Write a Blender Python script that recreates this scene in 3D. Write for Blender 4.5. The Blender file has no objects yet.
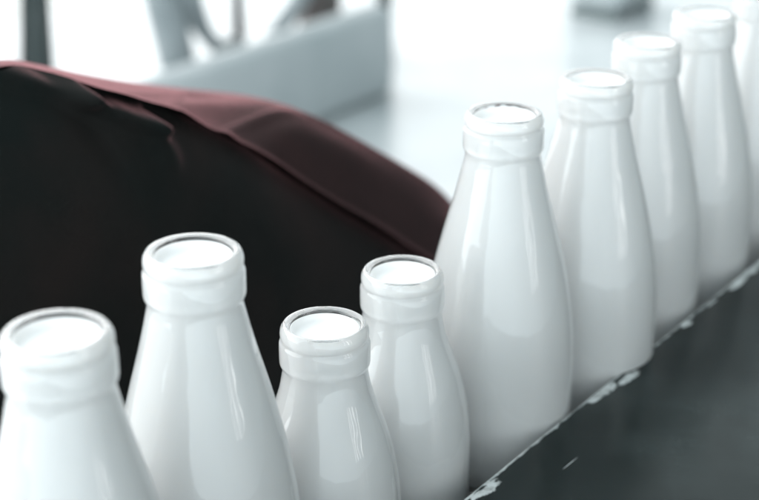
import bpy, bmesh, math, random
import numpy as np
from mathutils import Vector, noise

# ------------------------------------------------------------------ camera, world, lamps, exposure
sc = bpy.context.scene
C = sc.collection
ZC = 1.30                                   # camera height over the floor
F, TH = 1532.0, 0.39175                     # focal length in photo pixels, downward pitch
cd = bpy.data.cameras.new('camera')
cam = bpy.data.objects.new('camera', cd); C.objects.link(cam)
cam.location = (0, 0, ZC); cam.rotation_euler = (math.pi/2 - TH, 0, 0)
cd.sensor_width = 36; cd.lens = 36*F/759
cd.clip_start = .01; cd.clip_end = 500
cd.dof.use_dof = True; cd.dof.focus_distance = .755; cd.dof.aperture_fstop = 6.2
sc.camera = cam

def N(nt, t, **kw):
    n = nt.nodes.new(t)
    for k, v in kw.items():
        if k in n.inputs: n.inputs[k].default_value = v
        else: setattr(n, k, v)
    return n

w = bpy.data.worlds.new('World'); sc.world = w; w.use_nodes = True
nt = w.node_tree; nt.nodes.clear()
tc = N(nt, 'ShaderNodeTexCoord')
dot = N(nt, 'ShaderNodeVectorMath', operation='DOT_PRODUCT'); dot.inputs[1].default_value = Vector((-.78, .52, .20)).normalized()
nt.links.new(tc.outputs['Generated'], dot.inputs[0])
mr = N(nt, 'ShaderNodeMapRange'); mr.inputs[1].default_value = -1; mr.inputs[2].default_value = 1
nt.links.new(dot.outputs['Value'], mr.inputs[0])
rp = N(nt, 'ShaderNodeValToRGB'); e = rp.color_ramp.elements
e[0].position = 0; e[0].color = (.05, .06, .063, 1)
e[1].position = 1; e[1].color = (1.0, 1.0, 1.0, 1)
for p, c in ((.25, (.052, .068, .070, 1)), (.50, (.14, .168, .174, 1)), (.72, (.33, .36, .37, 1)), (.88, (.97, .98, .98, 1))):
    q = e.new(p); q.color = c
nt.links.new(mr.outputs[0], rp.inputs[0])
bg = N(nt, 'ShaderNodeBackground'); bg.inputs[1].default_value = 3.7
d2 = N(nt, 'ShaderNodeVectorMath', operation='DOT_PRODUCT'); d2.inputs[1].default_value = Vector((-.28, -.82, -.48)).normalized()
nt.links.new(tc.outputs['Generated'], d2.inputs[0])
r2 = N(nt, 'ShaderNodeValToRGB'); r2.color_ramp.interpolation = 'EASE'
r2.color_ramp.elements[0].position = .0; r2.color_ramp.elements[0].color = (0, 0, 0, 1)
r2.color_ramp.elements[1].position = 1.0; r2.color_ramp.elements[1].color = (.54, .595, .62, 1)
m2 = N(nt, 'ShaderNodeMapRange'); m2.inputs[1].default_value = -.35; m2.inputs[2].default_value = 1.0; nt.links.new(d2.outputs['Value'], m2.inputs[0])
nt.links.new(m2.outputs[0], r2.inputs[0])
sm = N(nt, 'ShaderNodeVectorMath', operation='ADD'); nt.links.new(rp.outputs[0], sm.inputs[0]); nt.links.new(r2.outputs[0], sm.inputs[1])
nt.links.new(sm.outputs[0], bg.inputs[0])
wo = N(nt, 'ShaderNodeOutputWorld'); nt.links.new(bg.outputs[0], wo.inputs[0])

def area(name, loc, target, sx, sy, power, col=(1, 1, 1)):
    l = bpy.data.lights.new(name, 'AREA'); l.shape = 'RECTANGLE'; l.size = sx; l.size_y = sy; l.energy = power; l.color = col
    o = bpy.data.objects.new(name, l); C.objects.link(o); o.location = loc
    o.rotation_euler = (Vector(target) - Vector(loc)).to_track_quat('-Z', 'Y').to_euler()
    return o
TGT = (.03, .75, .95)
for k in range(5):                                        # a mullioned side window that draws the thin streaks
    area('side_window_light', (1.42 + .04*k, .16 - .16*k, 1.45), (.25, .78, .95), (.05, .03, .06, .025, .04)[k], 1.25, (1.1, .6, 1.3, .5, .9)[k], (1.0, .975, .965))

sc.view_settings.view_transform = 'Standard'; sc.view_settings.look = 'None'
sc.view_settings.exposure = 0.24; sc.view_settings.gamma = 1.0
sc.render.engine = 'CYCLES'
cy = sc.cycles
cy.use_denoising = True
cy.max_bounces = 16; cy.transmission_bounces = 14; cy.glossy_bounces = 8; cy.diffuse_bounces = 5
cy.caustics_refractive = True; cy.caustics_reflective = True; cy.blur_glossy = .3
cy.sample_clamp_indirect = 6

# ------------------------------------------------------------------ frame of the place
PHI = .61591
E_ = np.array([math.sin(PHI), math.cos(PHI)])      # along the row of bottles
N_ = np.array([-E_[1], E_[0]])                     # away from the board, towards the chair and the table
ROW = .4141                                        # distance of the row along N_
def P(s, n, z):                                    # s along the row, n across it (0 = the row)
    p = E_*s + N_*(ROW+n); return Vector((p[0], p[1], z))
def ray(x, y):                                     # direction seen at a photo pixel, for taking measurements
    u = (x-379.5)/F; v = (y-250)/F
    return np.array([u, math.cos(TH)-v*math.sin(TH), -(math.sin(TH)+v*math.cos(TH))])
def on_n(x, y, n):                                 # (s, z) where that direction meets the upright plane n
    d = ray(x, y); k = (ROW+n)/(d[:2]@N_); return float(k*(d[:2]@E_)), float(ZC+k*d[2])
def on_z(x, y, z):                                 # (s, n) where it meets a level plane
    d = ray(x, y); k = (z-ZC)/d[2]; return float(k*(d[:2]@E_)), float(k*(d[:2]@N_)-ROW)

# ------------------------------------------------------------------ helpers
def tag(o, label=None, cat=None, group=None, kind=None):
    for k, v in (('label', label), ('category', cat), ('group', group), ('kind', kind)):
        if v: o[k] = v
    return o
def empty(name, loc, rz=0):
    o = bpy.data.objects.new(name, None); C.objects.link(o); o.location = loc; o.rotation_euler = (0, 0, rz); o.empty_display_size = .02; return o
def link(name, bm, m, parent=None, smooth=True):
    me = bpy.data.meshes.new(name); bmesh.ops.recalc_face_normals(bm, faces=bm.faces[:]); bm.to_mesh(me); bm.free()
    for p in me.polygons: p.use_smooth = smooth
    me.materials.append(m)
    o = bpy.data.objects.new(name, me); C.objects.link(o)
    if parent: o.parent = parent
    return o
def box(bm, a, b, bevel=0, seg=2):
    vs = [bm.verts.new((x, y, z)) for x in (a[0], b[0]) for y in (a[1], b[1]) for z in (a[2], b[2])]
    fs = [bm.faces.new([vs[i] for i in f]) for f in ((0,1,3,2),(4,6,7,5),(0,4,5,1),(2,3,7,6),(0,2,6,4),(1,5,7,3))]
    if bevel:
        es = list({e for f in fs for e in f.edges})
        bmesh.ops.bevel(bm, geom=es, offset=bevel, segments=seg, profile=.5, affect='EDGES')
def tube(bm, pts, radii, seg=12):
    pts = [Vector(p) for p in pts]; rings = []
    if not hasattr(radii, '__len__'): radii = [radii]*len(pts)
    up = Vector((0, 0, 1))
    for i, p in enumerate(pts):
        t = (pts[min(i+1, len(pts)-1)] - pts[max(i-1, 0)]).normalized()
        if abs(t.dot(up)) > .95: up = Vector((1, 0, 0)) if abs(t.x) < .9 else Vector((0, 1, 0))
        a = t.cross(up).normalized(); b = t.cross(a).normalized(); up = b if b.z >= 0 else -b
        rings.append([bm.verts.new(p + (a*math.cos(q) + b*math.sin(q))*radii[i]) for q in [2*math.pi*k/seg for k in range(seg)]])
    for r0, r1 in zip(rings, rings[1:]):
        for k in range(seg): bm.faces.new((r0[k], r0[(k+1)%seg], r1[(k+1)%seg], r1[k]))
    bm.faces.new(rings[0]); bm.faces.new(rings[-1])
def lathe(bm, prof, seg=96):
    rings = []
    for r, z in prof:
        if r < 1e-6: rings.append([bm.verts.new((0, 0, z))])
        else: rings.append([bm.verts.new((r*math.cos(2*math.pi*k/seg), r*math.sin(2*math.pi*k/seg), z)) for k in range(seg)])
    for a, b in zip(rings, rings[1:]):
        for k in range(seg):
            j = (k+1) % seg
            if len(a) == 1: bm.faces.new((a[0], b[j], b[k]))
            elif len(b) == 1: bm.faces.new((a[k], a[j], b[0]))
            else: bm.faces.new((a[k], a[j], b[j], b[k]))
def catmull(pts, n):
    pts = [np.array(p, float) for p in pts]; out = []
    L = np.cumsum([0]+[np.linalg.norm(b-a) for a, b in zip(pts, pts[1:])])
    for t in np.linspace(0, L[-1], n):
        i = min(max(int(np.searchsorted(L, t, 'right'))-1, 0), len(pts)-2); u = (t-L[i])/(L[i+1]-L[i])
        p0, p1, p2, p3 = pts[max(i-1, 0)], pts[i], pts[i+1], pts[min(i+2, len(pts)-1)]
        out.append(.5*(2*p1+(p2-p0)*u+(2*p0-5*p1+4*p2-p3)*u*u+(3*p1-p0-3*p2+p3)*u**3))
    return out
def pchip(xs, ys, x):
    xs = np.array(xs); ys = np.array(ys); h = np.diff(xs); d = np.diff(ys)/h; m = np.zeros(len(xs)); m[0] = d[0]; m[-1] = d[-1]
    for i in range(1, len(xs)-1):
        if d[i-1]*d[i] > 0: m[i] = 2*d[i-1]*d[i]/(d[i-1]+d[i])
    i = min(max(int(np.searchsorted(xs, x, 'right'))-1, 0), len(xs)-2); t = (x-xs[i])/h[i]
    return float((2*t**3-3*t*t+1)*ys[i]+(t**3-2*t*t+t)*h[i]*m[i]+(-2*t**3+3*t*t)*ys[i+1]+(t**3-t*t)*h[i]*m[i+1])

# ------------------------------------------------------------------ materials
def mat(name, col=(.8, .8, .8), rough=.5, **kw):
    m = bpy.data.materials.new(name); m.use_nodes = True
    b = m.node_tree.nodes['Principled BSDF']; b.inputs['Base Color'].default_value = (*col, 1); b.inputs['Roughness'].default_value = rough
    for k, v in kw.items(): b.inputs[k.replace('_', ' ')].default_value = v
    return m, m.node_tree, b
def mottled(m, nt, b, c0, c1, scale, r0=None, r1=None, bump=0, bscale=None):
    t = N(nt, 'ShaderNodeTexCoord'); n = N(nt, 'ShaderNodeTexNoise', Scale=scale, Detail=6.0); nt.links.new(t.outputs['Object'], n.inputs['Vector'])
    r = N(nt, 'ShaderNodeValToRGB'); r.color_ramp.elements[0].color = (*c0, 1); r.color_ramp.elements[1].color = (*c1, 1)
    r.color_ramp.elements[0].position = .35; r.color_ramp.elements[1].position = .65
    nt.links.new(n.outputs['Fac'], r.inputs[0]); nt.links.new(r.outputs[0], b.inputs['Base Color'])
    if r0 is not None:
        q = N(nt, 'ShaderNodeMapRange'); q.inputs[3].default_value = r0; q.inputs[4].default_value = r1
        nt.links.new(n.outputs['Fac'], q.inputs[0]); nt.links.new(q.outputs[0], b.inputs['Roughness'])
    if bump:
        n2 = N(nt, 'ShaderNodeTexNoise', Scale=bscale or scale*6, Detail=4.0); nt.links.new(t.outputs['Object'], n2.inputs['Vector'])
        bp = N(nt, 'ShaderNodeBump', Strength=bump, Distance=.001); nt.links.new(n2.outputs['Fac'], bp.inputs['Height']); nt.links.new(bp.outputs[0], b.inputs['Normal'])
M = {}
M['glass'], g, b = mat('clear_glass', (.985, .995, .99), .0, IOR=1.5, Transmission_Weight=1.0)
t = N(g, 'ShaderNodeTexCoord'); n1 = N(g, 'ShaderNodeTexNoise', Scale=55.0, Detail=2.0); g.links.new(t.outputs['Object'], n1.inputs['Vector'])
mp = N(g, 'ShaderNodeMapping'); mp.inputs['Scale'].default_value = (1, 1, .22); g.links.new(t.outputs['Object'], mp.inputs[0]); g.links.new(mp.outputs[0], n1.inputs['Vector'])
bp = N(g, 'ShaderNodeBump', Strength=.6, Distance=.0015); g.links.new(n1.outputs['Fac'], bp.inputs['Height']); g.links.new(bp.outputs[0], b.inputs['Normal'])
M['milk'], g, b = mat('milk', (.75, .755, .755), .35, Subsurface_Weight=.25, Subsurface_Scale=.004)
b.inputs['Subsurface Radius'].default_value = (1, .9, .8)
def fabric(name, c0, c1, sw, sr, tint):
    M[name], g, b = mat(name, c0, .9, Sheen_Weight=sw, Sheen_Roughness=sr, Specular_IOR_Level=.1)
    b.inputs['Sheen Tint'].default_value = (*tint, 1)
    mottled(M[name], g, b, c0, c1, 9, bump=.35, bscale=900)
fabric('shaded_maroon_fabric', (.0048, .0074, .0070), (.0125, .0100, .0093), .65, .18, (1.0, .48, .50))  # same maroon cloth, its shade and green cast put into the colour
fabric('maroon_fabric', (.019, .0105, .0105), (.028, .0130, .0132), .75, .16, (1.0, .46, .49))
M['steel'], g, b = mat('grey_green_paint', (.10, .13, .13), .4); mottled(M['steel'], g, b, (.09, .12, .12), (.13, .16, .16), 14, .3, .5)
M['darksteel'], g, b = mat('black_paint', (.02, .026, .026), .4)
M['palesteel'], g, b = mat('pale_grey_paint', (.22, .25, .26), .4); mottled(M['palesteel'], g, b, (.19, .22, .23), (.25, .28, .29), 14, .3, .5)
M['brown'], g, b = mat('brown_wood', (.10, .085, .08), .5); mottled(M['brown'], g, b, (.08, .07, .065), (.13, .105, .10), 12, .4, .6)
M['floor'], g, b = mat('polished_floor', (.3, .33, .34), .16); mottled(M['floor'], g, b, (.40, .43, .44), (.52, .55, .56), 2.2, .16, .30)
M['paving'], g, b = mat('pale_paving', (.75, .75, .73), .8); mottled(M['paving'], g, b, (.72, .72, .70), (.80, .80, .78), 2)
M['shelf'], g, b = mat('dark_painted_wood', (.012, .018, .019), .35); mottled(M['shelf'], g, b, (.010, .015, .016), (.016, .022, .023), 20, .3, .45)

M['mat'], g, b = mat('grey_render', (.4, .44, .45), .4); mottled(M['mat'], g, b, (.36, .40, .41), (.46, .49, .50), 3, .35, .55, .3)
# the black painted board with its worn edge: object x runs along the edge, y = 0 is the edge
BZ = ZC - .430; BN = -.0478
M['board'], g, b = mat('worn_black_paint', (.012, .018, .02), .25, Specular_IOR_Level=.2, Specular_Tint=(.80, 1.0, .98, 1))
def blob(x, y, lx, ly, rot=0): s, n = on_z(x, y, BZ); return (s, -(n-BN), lx, ly)
chips = [blob(489, 489, .010, .0030), blob(478, 495, .007, .0022), blob(491, 482, .004, .0012), blob(597, 396, .011, .0036), blob(608, 389, .010, .0034), blob(629, 378, .012, .0030), blob(641, 359, .012, .0022),
         blob(687, 324, .006, .0026), blob(712, 303, .008, .0012), blob(737, 283, .016, .0030), blob(755, 268, .020, .0030), blob(556, 427, .003, .0008)]
t = N(g, 'ShaderNodeTexCoord')
nz = N(g, 'ShaderNodeTexNoise', Scale=120.0, Detail=9.0, Roughness=.78); g.links.new(t.outputs['Object'], nz.inputs['Vector'])
sb = N(g, 'ShaderNodeVectorMath', operation='SUBTRACT'); sb.inputs[1].default_value = (.5, .5, .5); g.links.new(nz.outputs['Color'], sb.inputs[0])
scl = N(g, 'ShaderNodeVectorMath', operation='MULTIPLY'); scl.inputs[1].default_value = (.022, .0095, 0); g.links.new(sb.outputs[0], scl.inputs[0])
ad = N(g, 'ShaderNodeVectorMath', operation='ADD'); g.links.new(t.outputs['Object'], ad.inputs[0]); g.links.new(scl.outputs[0], ad.inputs[1])
acc = None
for x, y, lx, ly in chips:
    s_ = N(g, 'ShaderNodeVectorMath', operation='SUBTRACT'); s_.inputs[1].default_value = (x, y, 0); g.links.new(ad.outputs[0], s_.inputs[0])
    m_ = N(g, 'ShaderNodeVectorMath', operation='MULTIPLY'); m_.inputs[1].default_value = (1/lx, 1/ly, 0); g.links.new(s_.outputs[0], m_.inputs[0])
    l_ = N(g, 'ShaderNodeVectorMath', operation='LENGTH'); g.links.new(m_.outputs[0], l_.inputs[0])
    if acc is None: acc = l_.outputs['Value']
    else:
        mn = N(g, 'ShaderNodeMath', operation='MINIMUM'); g.links.new(acc, mn.inputs[0]); g.links.new(l_.outputs['Value'], mn.inputs[1]); acc = mn.outputs[0]
def scratch(p, q, wd):
    global acc
    a_, b_ = blob(*p, 1, 1), blob(*q, 1, 1); dx, dy = b_[0]-a_[0], b_[1]-a_[1]
    k_ = N(g, 'ShaderNodeMapping', vector_type='TEXTURE'); k_.inputs['Location'].default_value = ((a_[0]+b_[0])/2, (a_[1]+b_[1])/2, 0)
    k_.inputs['Rotation'].default_value = (0, 0, math.atan2(dy, dx)); k_.inputs['Scale'].default_value = (math.hypot(dx, dy)/2, wd, 1); g.links.new(t.outputs['Object'], k_.inputs[0])
    z_ = N(g, 'ShaderNodeVectorMath', operation='MULTIPLY'); z_.inputs[1].default_value = (1, 1, 0); g.links.new(k_.outputs[0], z_.inputs[0])
    l_ = N(g, 'ShaderNodeVectorMath', operation='LENGTH'); g.links.new(z_.outputs[0], l_.inputs[0])
    mn = N(g, 'ShaderNodeMath', operation='MINIMUM'); g.links.new(acc, mn.inputs[0]); g.links.new(l_.outputs['Value'], mn.inputs[1]); acc = mn.outputs[0]
scratch((562, 470), (578, 457), .00022)
# the arris itself is rubbed bare; its pale line also paints in the light it catches
sx = N(g, 'ShaderNodeSeparateXYZ'); g.links.new(t.outputs['Object'], sx.inputs[0])
ne = N(g, 'ShaderNodeTexNoise', Scale=60.0, Detail=6.0); g.links.new(t.outputs['Object'], ne.inputs['Vector'])
wd = N(g, 'ShaderNodeMapRange'); wd.inputs[1].default_value = .36; wd.inputs[2].default_value = .72; wd.inputs[3].default_value = .0011; wd.inputs[4].default_value = .0030; g.links.new(ne.outputs['Fac'], wd.inputs[0])
dv = N(g, 'ShaderNodeMath', operation='DIVIDE'); g.links.new(sx.outputs['Y'], dv.inputs[0]); g.links.new(wd.outputs[0], dv.inputs[1])
mn = N(g, 'ShaderNodeMath', operation='MINIMUM'); g.links.new(acc, mn.inputs[0]); g.links.new(dv.outputs[0], mn.inputs[1])
msk = N(g, 'ShaderNodeMapRange'); msk.inputs[1].default_value = .85; msk.inputs[2].default_value = 1.0; msk.inputs[3].default_value = 1; msk.inputs[4].default_value = 0; g.links.new(mn.outputs[0], msk.inputs[0])
mps = N(g, 'ShaderNodeMapping'); mps.inputs['Scale'].default_value = (9, 150, 20)
mp0 = N(g, 'ShaderNodeMapping'); mp0.inputs['Rotation'].default_value = (0, 0, -math.radians(54.7)); g.links.new(t.outputs['Object'], mp0.inputs[0]); g.links.new(mp0.outputs[0], mps.inputs[0])
st = N(g, 'ShaderNodeTexNoise', Scale=2.5, Detail=7.0, Roughness=.7); g.links.new(mps.outputs[0], st.inputs['Vector'])
gr = N(g, 'ShaderNodeTexNoise', Scale=700.0, Detail=3.0); g.links.new(t.outputs['Object'], gr.inputs['Vector'])
cl = N(g, 'ShaderNodeTexNoise', Scale=16.0, Detail=4.0); g.links.new(t.outputs['Object'], cl.inputs['Vector'])
pc = N(g, 'ShaderNodeValToRGB'); pc.color_ramp.elements[0].color = (.0022, .0048, .0046, 1); pc.color_ramp.elements[1].color = (.007, .012, .0117, 1); pc.color_ramp.elements[0].position = .4; pc.color_ramp.elements[1].position = .75
g.links.new(st.outputs['Fac'], pc.inputs[0])
cc = N(g, 'ShaderNodeValToRGB'); cc.color_ramp.elements[0].color = (.06, .055, .05, 1); cc.color_ramp.elements[1].color = (.50, .53, .53, 1); cc.color_ramp.elements[0].position = .33; cc.color_ramp.elements[1].position = .52; g.links.new(nz.outputs['Fac'], cc.inputs[0])
mx = N(g, 'ShaderNodeMix', data_type='RGBA'); g.links.new(msk.outputs[0], mx.inputs[0]); du = N(g, 'ShaderNodeTexNoise', Scale=9.0, Detail=7.0, Roughness=.65); g.links.new(mp0.outputs[0], du.inputs['Vector'])
dr = N(g, 'ShaderNodeMapRange'); dr.inputs[1].default_value = .42; dr.inputs[2].default_value = .72; dr.inputs[3].default_value = 0; dr.inputs[4].default_value = .75; g.links.new(du.outputs['Fac'], dr.inputs[0])
dm = N(g, 'ShaderNodeMath', operation='MULTIPLY'); g.links.new(dr.outputs[0], dm.inputs[0]); g.links.new(gr.outputs['Fac'], dm.inputs[1])
dx_ = N(g, 'ShaderNodeMix', data_type='RGBA'); dx_.inputs[7].default_value = (.06, .08, .08, 1); g.links.new(dm.outputs[0], dx_.inputs[0]); g.links.new(pc.outputs[0], dx_.inputs[6])
g.links.new(dx_.outputs[2], mx.inputs[6]); g.links.new(cc.outputs[0], mx.inputs[7])
g.links.new(mx.outputs[2], b.inputs['Base Color'])
rr = N(g, 'ShaderNodeMapRange'); rr.inputs[1].default_value = .3; rr.inputs[2].default_value = .7; rr.inputs[3].default_value = .07; rr.inputs[4].default_value = .19; g.links.new(cl.outputs['Fac'], rr.inputs[0])
rm = N(g, 'ShaderNodeMix', data_type='FLOAT'); rm.inputs[3].default_value = .6; g.links.new(msk.outputs[0], rm.inputs[0]); g.links.new(rr.outputs[0], rm.inputs[2]); g.links.new(rm.outputs[0], b.inputs['Roughness'])
st2 = N(g, 'ShaderNodeMath', operation='MULTIPLY_ADD'); st2.inputs[1].default_value = .20; g.links.new(gr.outputs['Fac'], st2.inputs[0]); g.links.new(st.outputs['Fac'], st2.inputs[2])
hs = N(g, 'ShaderNodeMath', operation='MULTIPLY_ADD'); hs.inputs[1].default_value = -.8; g.links.new(msk.outputs[0], hs.inputs[0]); g.links.new(st2.outputs[0], hs.inputs[2])
bp = N(g, 'ShaderNodeBump', Strength=.16, Distance=.0005); g.links.new(hs.outputs[0], bp.inputs['Height']); g.links.new(bp.outputs[0], b.inputs['Normal'])

# ------------------------------------------------------------------ ground
ANG = math.atan2(E_[1], E_[0])
LWS, LWN = on_z(398, 94, 0)                  # right front foot of the low wall
EN = LWN + 1.6                              # far edge of the floor
bm = bmesh.new(); box(bm, (-4, -.36, -.10), (9, EN, 0)); fl = link('floor', bm, M['floor'], None, False)
fl.location = P(0, 0, 0); fl.rotation_euler.z = ANG; tag(fl, kind='structure', label='polished pale grey floor mirroring the light outside')
bm = bmesh.new(); box(bm, (-60, EN+.002, -.16), (60, 120, -.006)); pv = link('pavement', bm, M['paving'], None, False)
pv.location = P(0, 0, 0); pv.rotation_euler.z = ANG; tag(pv, kind='structure', label='bright pale pavement beyond the posts')

# ------------------------------------------------------------------ counter: raised board in front, lower shelf that carries the bottles
TALL_H, SMALL_H = .228, .1618
SZ = ZC - .2528 - TALL_H                     # top of the shelf
ct = empty('counter', P(.8, 0, 0), ANG)
tag(ct, 'black painted wooden counter with chipped edge running beside the row of bottles', 'counter')
def cbox(name, s0, s1, n0, n1, z0, z1, m, bev=.002):
    bm = bmesh.new(); box(bm, (s0-.8, n0, z0), (s1-.8, n1, z1), bev); return link(name, bm, m, ct, False)
bm = bmesh.new(); box(bm, (-.6, 0, -.03), (2.2, .30, 0), .0012, 2)
for v in bm.verts: pass
bd = link('board', bm, M['board'], None, False)
bd.parent = ct; bd.location = (-.8, BN, BZ); bd.rotation_euler.x = 0; bd.scale = (1, -1, 1)
cbox('shelf', -.6, 2.2, BN-.20, .085, SZ-.025, SZ, M['shelf'])
cbox('riser', -.6, 2.2, BN-.05, BN-.004, SZ+.0005, BZ-.0305, M['shelf'])
cbox('added_shade_rail', -.6, 2.2, .056, .084, SZ+.0005, BZ-.002, M['shelf'])  # unseen rail, added to keep back light off the lower bottles
for s in (-.5, .8, 2.0): cbox('support', s-.03, s+.03, BN-.18, .05, 0, SZ-.026, M['shelf'])

# ------------------------------------------------------------------ milk bottles
FIN = [(.0199, .0000), (.0206, .0005), (.0213, .0015), (.0218, .0028), (.0220, .0042), (.0220, .0056), (.0218, .0066), (.0214, .0073), (.0213, .0079), (.0215, .0085), (.0222, .0091), (.0225, .0100),
       (.0226, .0150), (.0226, .0195), (.0224, .0208), (.0217, .0216), (.0213, .0224), (.0212, .0238), (.0214, .0262)]
SH_T = ([.0262, .036, .049, .062, .075, .090, .105, .120, .135, .150, .170, .200, TALL_H-.010, TALL_H-.004, TALL_H-.001, TALL_H],
        [.0214, .0236, .0268, .0304, .0338, .0374, .0405, .0430, .0445, .0451, .0452, .0450, .0440, .0420, .0390, .0330])
SH_S = ([.0262, .034, .043, .052, .061, .070, .080, .092, .104, .120, .140, SMALL_H-.010, SMALL_H-.004, SMALL_H-.001, SMALL_H],
        [.0214, .0228, .0255, .0287, .0317, .0340, .0360, .0374, .0380, .0380, .0378, .0370, .0350, .0320, .0270])
def bottle(sh, H, mouth):
    prof = [(r, H-d) for r, d in FIN]
    ds = list(np.linspace(.029, H-.012, 44)) + [H-.010, H-.007, H-.004, H-.002, H-.001, H]
    prof += [(pchip(sh[0], sh[1], d), H-d) for d in ds]
    prof += [(.6*prof[-1][0], .0012), (0, .003)]
    WALL = .0030
    inner = [(0, .0075)]
    for d in list(np.linspace(H-.009, .030, 44)):
        inner.append((min(pchip(sh[0], sh[1], d)-WALL, sh[1][-4]-WALL*.6) if d > H-.012 else pchip(sh[0], sh[1], d)-WALL, H-d))
    inner += [(.0180, H-.026), (.0176, H-.020), (.0172, H-.012), (.0168, H-.0075), (.0168, H-.0055), (.0168, H-.0042), (.0169, H-.0030), (.0172, H-.0018), (.0178, H-.0008), (.0186, H-.0002)]
    bmg = bmesh.new(); lathe(bmg, inner[::1] + prof, 112)
    bmesh.ops.remove_doubles(bmg, verts=bmg.verts[:], dist=1e-6)
    root = empty('milk_bottle', (0, 0, 0))
    link('glass', bmg, M['glass'], root)
    lv = .0072                                # the milk stands this far under the rim, its edge drawn up the glass
    mk = [(0, .0074)] + [(r+.0001, z) for r, z in inner[1:] if z < H-.0050]
    mk += [(.0169, H-.0034), (.01690, H-.0024), (.01650, H-.0026), (.0161, H-.0036), (.0156, H-.0046), (.0148, H-.0056), (.0136, H-.0063), (.0115, H-.0068), (.006, H-.0071), (0, H-lv)]
    bmm = bmesh.new(); lathe(bmm, mk, 96)
    link('milk', bmm, M['milk'], root)
    return root
tall = bottle(SH_T, TALL_H, 0); small = bottle(SH_S, SMALL_H, 0)
def copy_tree(o, parent=None):
    c = o.copy(); C.objects.link(c)
    if parent: c.parent = parent
    for ch in list(o.children): copy_tree(ch, c)
    return c
spots = [(.3617, .4078, 1, 'tall glass milk bottle nearest the camera, cut by the left edge of the photo'),
         (.4525, .4191, 1, 'tall glass bottle of milk between the nearest tall one and the first small bottle'),
         (.5378, .4136, 0, 'small round shouldered milk bottle with the lower rim, nearer of the two small ones'),
         (.6150, .4204, 0, 'small round shouldered milk bottle standing directly before the middle tall bottle'),
         (.7025, .4126, 1, 'tall sharp focused milk bottle right behind the two small bottles'),
         (.7936, .4035, 1, 'tall milk bottle second behind the small ones, beside the large chipped paint patch'),
         (.8900, .4172, 1, 'tall blurred milk bottle with shaded right side, third from the far end'),
         (.9815, .4185, 1, 'tall blurred milk bottle touching the top of the photo, second from the far end'),
         (1.089, .4180, 1, 'farthest milk bottle in the row, cut by the right edge of the photo')]
used = set(); random.seed(4)
for s, n, k, lab in spots:
    src = tall if k else small
    o = src if k not in used else copy_tree(src); used.add(k)
    o.location = P(s, n-ROW, SZ+.0003); o.rotation_euler.z = random.uniform(0, 6.28)
    tag(o, lab, 'milk bottle', 'glass milk bottles in a row on the counter')

# ------------------------------------------------------------------ upholstered chair behind the bottles
CF, CB = .235, .40                            # front panel and rear edge of the backrest, across the row
seam_px = [(-250, 520), (-240, 330), (-196, 205), (-128, 124), (-64, 83), (0, 64.5), (40, 70), (75, 80), (108, 90), (142, 100), (184, 114), (250, 147), (300, 180), (350, 212), (400, 242), (436, 266), (462, 300), (476, 350), (482, 430), (484, 560)]
edge_px = [(-235, 520), (-228, 330), (-185, 200), (-120, 120), (-60, 80), (0, 63), (40, 68), (100, 78), (180, 88), (250, 96), (300, 111), (350, 136), (400, 164), (440, 191), (466, 222), (486, 270), (496, 340), (500, 520)]
NS = 320
def smooth(a, b, x): t = max(0, min(1, (x-a)/(b-a))); return t*t*(3-2*t)
def seam_n(x): return CF + .035*(1-smooth(20, 120, x))
seam_p = catmull(seam_px, NS)
seam = [np.array(on_n(q[0], q[1], seam_n(q[0]))) for q in seam_p]
sn = [seam_n(q[0]) for q in seam_p]; sx_ = [q[0] for q in seam_p]
def edge_n(x): return CB - (CB-CF-.05)*smooth(205, 315, x)
edge_p = catmull(edge_px, NS)
edge = [np.array(on_n(q[0], q[1], edge_n(q[0]))) for q in edge_p]; en = [edge_n(q[0]) for q in edge_p]
ch = empty('upholstered_chair', P(.9, .32, 0), ANG)
tag(ch, 'dark maroon fabric chair with rounded backrest and creased top seam behind the bottles', 'chair')
inv = ch.matrix_basis.inverted()
def L(s, n, z): return inv @ P(s, n, z)
def gauss(d, w): return math.exp(-(d/w)**2)
def seg_dist(p, a, b):
    a = np.array(a); b = np.array(b); p = np.array(p); t = max(0, min(1, (p-a)@(b-a)/((b-a)@(b-a)))); return np.linalg.norm(p-a-t*(b-a)), t
folds_front = [((22, 73), (84, 97), .012, .007), ((84, 97), (143, 120), .017, .008), ((143, 120), (150, 150), .006, .012), ((180, 255), (270, 250), .0015, .03), ((60, 195), (240, 215), .0015, .035)]
ff = [(on_n(*a, CF), on_n(*b_, CF), h, w_) for a, b_, h, w_ in folds_front]
# front panel
bm = bmesh.new()
cen = np.array([np.mean([seam[0][0], seam[-1][0]]), seam[-1][1]-.02])
K = 96; grid = []
for i in range(NS):
    col = []
    for j in range(K):
        u = (j/(K-1))**1.7
        p = np.array(seam[i])*(1-u) + cen*u
        d = np.linalg.norm(p-seam[i])
        dip = smooth(60, 100, sx_[i])
        n = CF + (sn[i]-CF)*math.exp(-(d/.045)**1.2) + .010*dip*math.exp(-d/.03) - .055*(1-math.exp(-d/.16)) - .006*(1-math.exp(-d/.012)) + .012*dip*(1-smooth(150, 190, sx_[i]))*gauss(d-.006, .006)
        for a, b_, h, w_ in ff:
            dd, tt = seg_dist(p, a, b_); n -= h*gauss(dd, w_)
        n -= .004*noise.noise(Vector((p[0]*7, p[1]*11, 3)))*min(1, d/.03)
        col.append(bm.verts.new(L(p[0], n, p[1])))
    grid.append(col)
for i in range(NS-1):
    for j in range(K-1): bm.faces.new((grid[i][j], grid[i][j+1], grid[i+1][j+1], grid[i+1][j]))
link('front_panel', bm, M['shaded_maroon_fabric'], ch)
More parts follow.
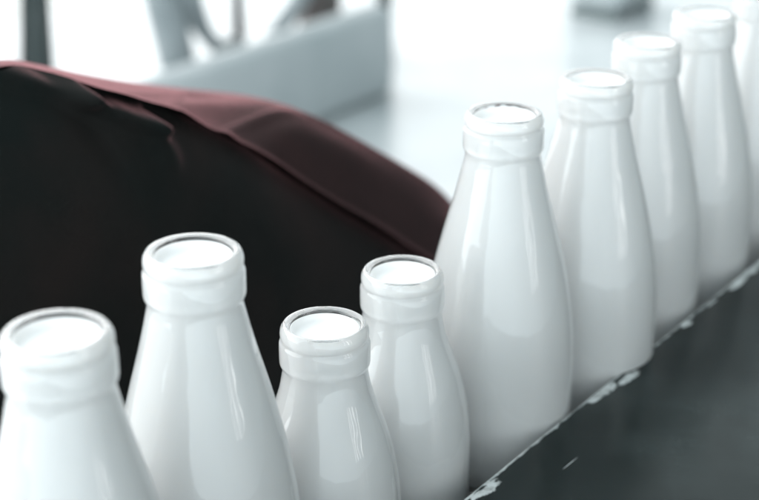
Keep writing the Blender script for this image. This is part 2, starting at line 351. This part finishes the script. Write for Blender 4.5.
# gusset that wraps over the top: overlaps the front panel like a flap
px_to_t = lambda x: min(range(NS), key=lambda i: abs(sx_[i]-x))
creases = [(px_to_t(240), .0060, 2.2, -14), (px_to_t(222), -.0045, 6.0, -10), (px_to_t(196), .0035, 5.0, -22), (px_to_t(150), .004, 4.0, -26), (px_to_t(120), -.003, 7.0, -20), (px_to_t(290), .0015, 12.0, 6), (px_to_t(345), .0012, 9.0, 10)]
bm = bmesh.new(); KG = 30; grid = []
for i in range(NS):
    col = []
    for j in range(KG):
        u = j/(KG-1)
        p = np.array(seam[i])*(1-u) + np.array(edge[i])*u
        tan = np.array(seam[min(i+1, NS-1)]) - np.array(seam[max(i-1, 0)]); tan /= np.linalg.norm(tan); nor = np.array([-tan[1], tan[0]])
        wd_ = np.linalg.norm(np.array(edge[i])-np.array(seam[i])); h = min(.010, .10*wd_)*(.25+.75*smooth(180, 330, sx_[i]))*max(0, math.sin(math.pi*u))**.8
        for ic, a, w_, slant in creases: h += (.45 if sx_[i] < 175 else 1)*a*gauss(i-ic-slant*(u-.3)*-1, w_)*math.sin(math.pi*min(1, u+.12))
        h += (.0006+.002*smooth(180, 330, sx_[i]))*noise.noise(Vector((i*.05, u*2.5, 1)))
        p = p + nor*h
        n = sn[i]*(1-u) + en[i]*u
        if j == 0: n -= .004
        col.append(bm.verts.new(L(p[0], n, p[1])))
    # rolled front lip and back
    grid.append(col)
for i in range(NS-1):
    for j in range(KG-1): bm.faces.new((grid[i][j], grid[i][j+1], grid[i+1][j+1], grid[i+1][j]))
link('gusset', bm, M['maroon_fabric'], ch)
bm = bmesh.new()
bk = [bm.verts.new(L(q[0], en[i], q[1])) for i, q in enumerate(edge)]
cb_ = bm.verts.new(L(cen[0], CB+.01, cen[1]))
for i in range(NS-1): bm.faces.new((bk[i], bk[i+1], cb_))
link('rear_panel', bm, M['shaded_maroon_fabric'], ch)
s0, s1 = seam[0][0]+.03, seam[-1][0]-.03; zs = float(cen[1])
bm = bmesh.new(); box(bm, (s0-.9, -.10, zs-.12), (s1-.9, .14, zs+.02), .02, 3); link('seat', bm, M['shaded_maroon_fabric'], ch)
for s in (s0+.05, s1-.05):
    for n in (-.06, .09):
        bm = bmesh.new(); tube(bm, [(s-.9, n, zs-.11), (s-.9, n, 0)], [.022, .015], 12); link('leg', bm, M['brown'], ch)

# ------------------------------------------------------------------ posts beyond the table
PN = LWN + .26
def up(px, py, n=None):
    n = PN if n is None else n; s, z = on_n(px, py, n); return P(s, n, z)
def post(name, pts, r, m, label, cat, parent=None):
    bm = bmesh.new(); tube(bm, pts, r, 20); o = link(name, bm, m, parent)
    if label: tag(o, label, cat)
    return o
def along(a, b, t): a = Vector(a); return a + (Vector(b)-a)*t
PXM = (up(46, 40)-up(36, 40)).length/10       # metres per photo pixel there
p0, p1 = up(37, 60), up(35, 0)
post('steel_post', [along(p0, p1, -3), along(p0, p1, 16)], 19*PXM, M['steel'], 'thick dark grey green post at the upper left', 'post')
p0, p1 = up(182, 80), up(163, 0)
lean = post('leaning_post', [along(p0, p1, -2.2), p0, along(p0, p1, 6)], 16*PXM, M['palesteel'], 'leaning pale grey post with a thin brace, second from the left', 'post')
post('brace', [up(172, -30), up(188, 2), up(203, 30), up(216, 47), up(239, 44)], [20*PXM, 13*PXM, 8*PXM, 7*PXM, 6*PXM], M['palesteel'], None, None, lean)
a = up(239, 40, PN+.05); post('steel_rod', [Vector((a.x, a.y, 0)), Vector((a.x, a.y, 2.6))], 7*PXM, M['darksteel'], 'thin dark upright rod right of the leaning post', 'rod')
p0, p1 = up(275, 35, PN+.1), up(302, -5, PN+.1)
post('grey_strut', [along(p0, p1, -2), along(p0, p1, 7)], 9*PXM, M['palesteel'], 'grey slanting strut leaning against the brown upright plank', 'strut')
bm = bmesh.new(); s, z = on_n(320, 10, PN+.16); box(bm, (-28*PXM, -.02, -1), (28*PXM, .02, 1.6), .004)
o = link('wooden_plank', bm, M['brown'], None, False); o.location = P(s, PN+.16, 1.0); o.rotation_euler.z = ANG; tag(o, 'dark brown upright plank standing beyond the far edge of the floor', 'plank')
a = up(384, 0); post('steel_post', [Vector((a.x, a.y, -.06)), Vector((a.x, a.y, 2.6))], 10*PXM, M['steel'], 'dark post standing right of the brown plank, mirrored in the pale floor', 'post')
s, n = on_z(640, 14, 0)
bm = bmesh.new(); box(bm, (-.16, 0, .03), (.16, .22, .42), .04, 3); pl = link('planter', bm, M['mat'], None, False); pl.location = P(s, n, 0); pl.rotation_euler.z = ANG
tag(pl, 'dark blurred planter box on the floor behind the far bottles, at the top edge', 'planter')
for x in (-.13, .13):
    bm = bmesh.new(); box(bm, (x-.02, .02, 0), (x+.02, .20, .0295)); link('foot', bm, M['steel'], pl, False)
lw_h = on_n(398, 3, LWN)[1]
bm = bmesh.new(); box(bm, (-1.9, 0, 0), (0, .10, lw_h), .044, 6)
lw = link('low_wall', bm, M['mat'], None); lw.location = P(LWS, LWN, .001); lw.rotation_euler.z = ANG
tag(lw, 'low pale grey wall with rounded bright top edge, blurred behind the maroon chair', 'wall')
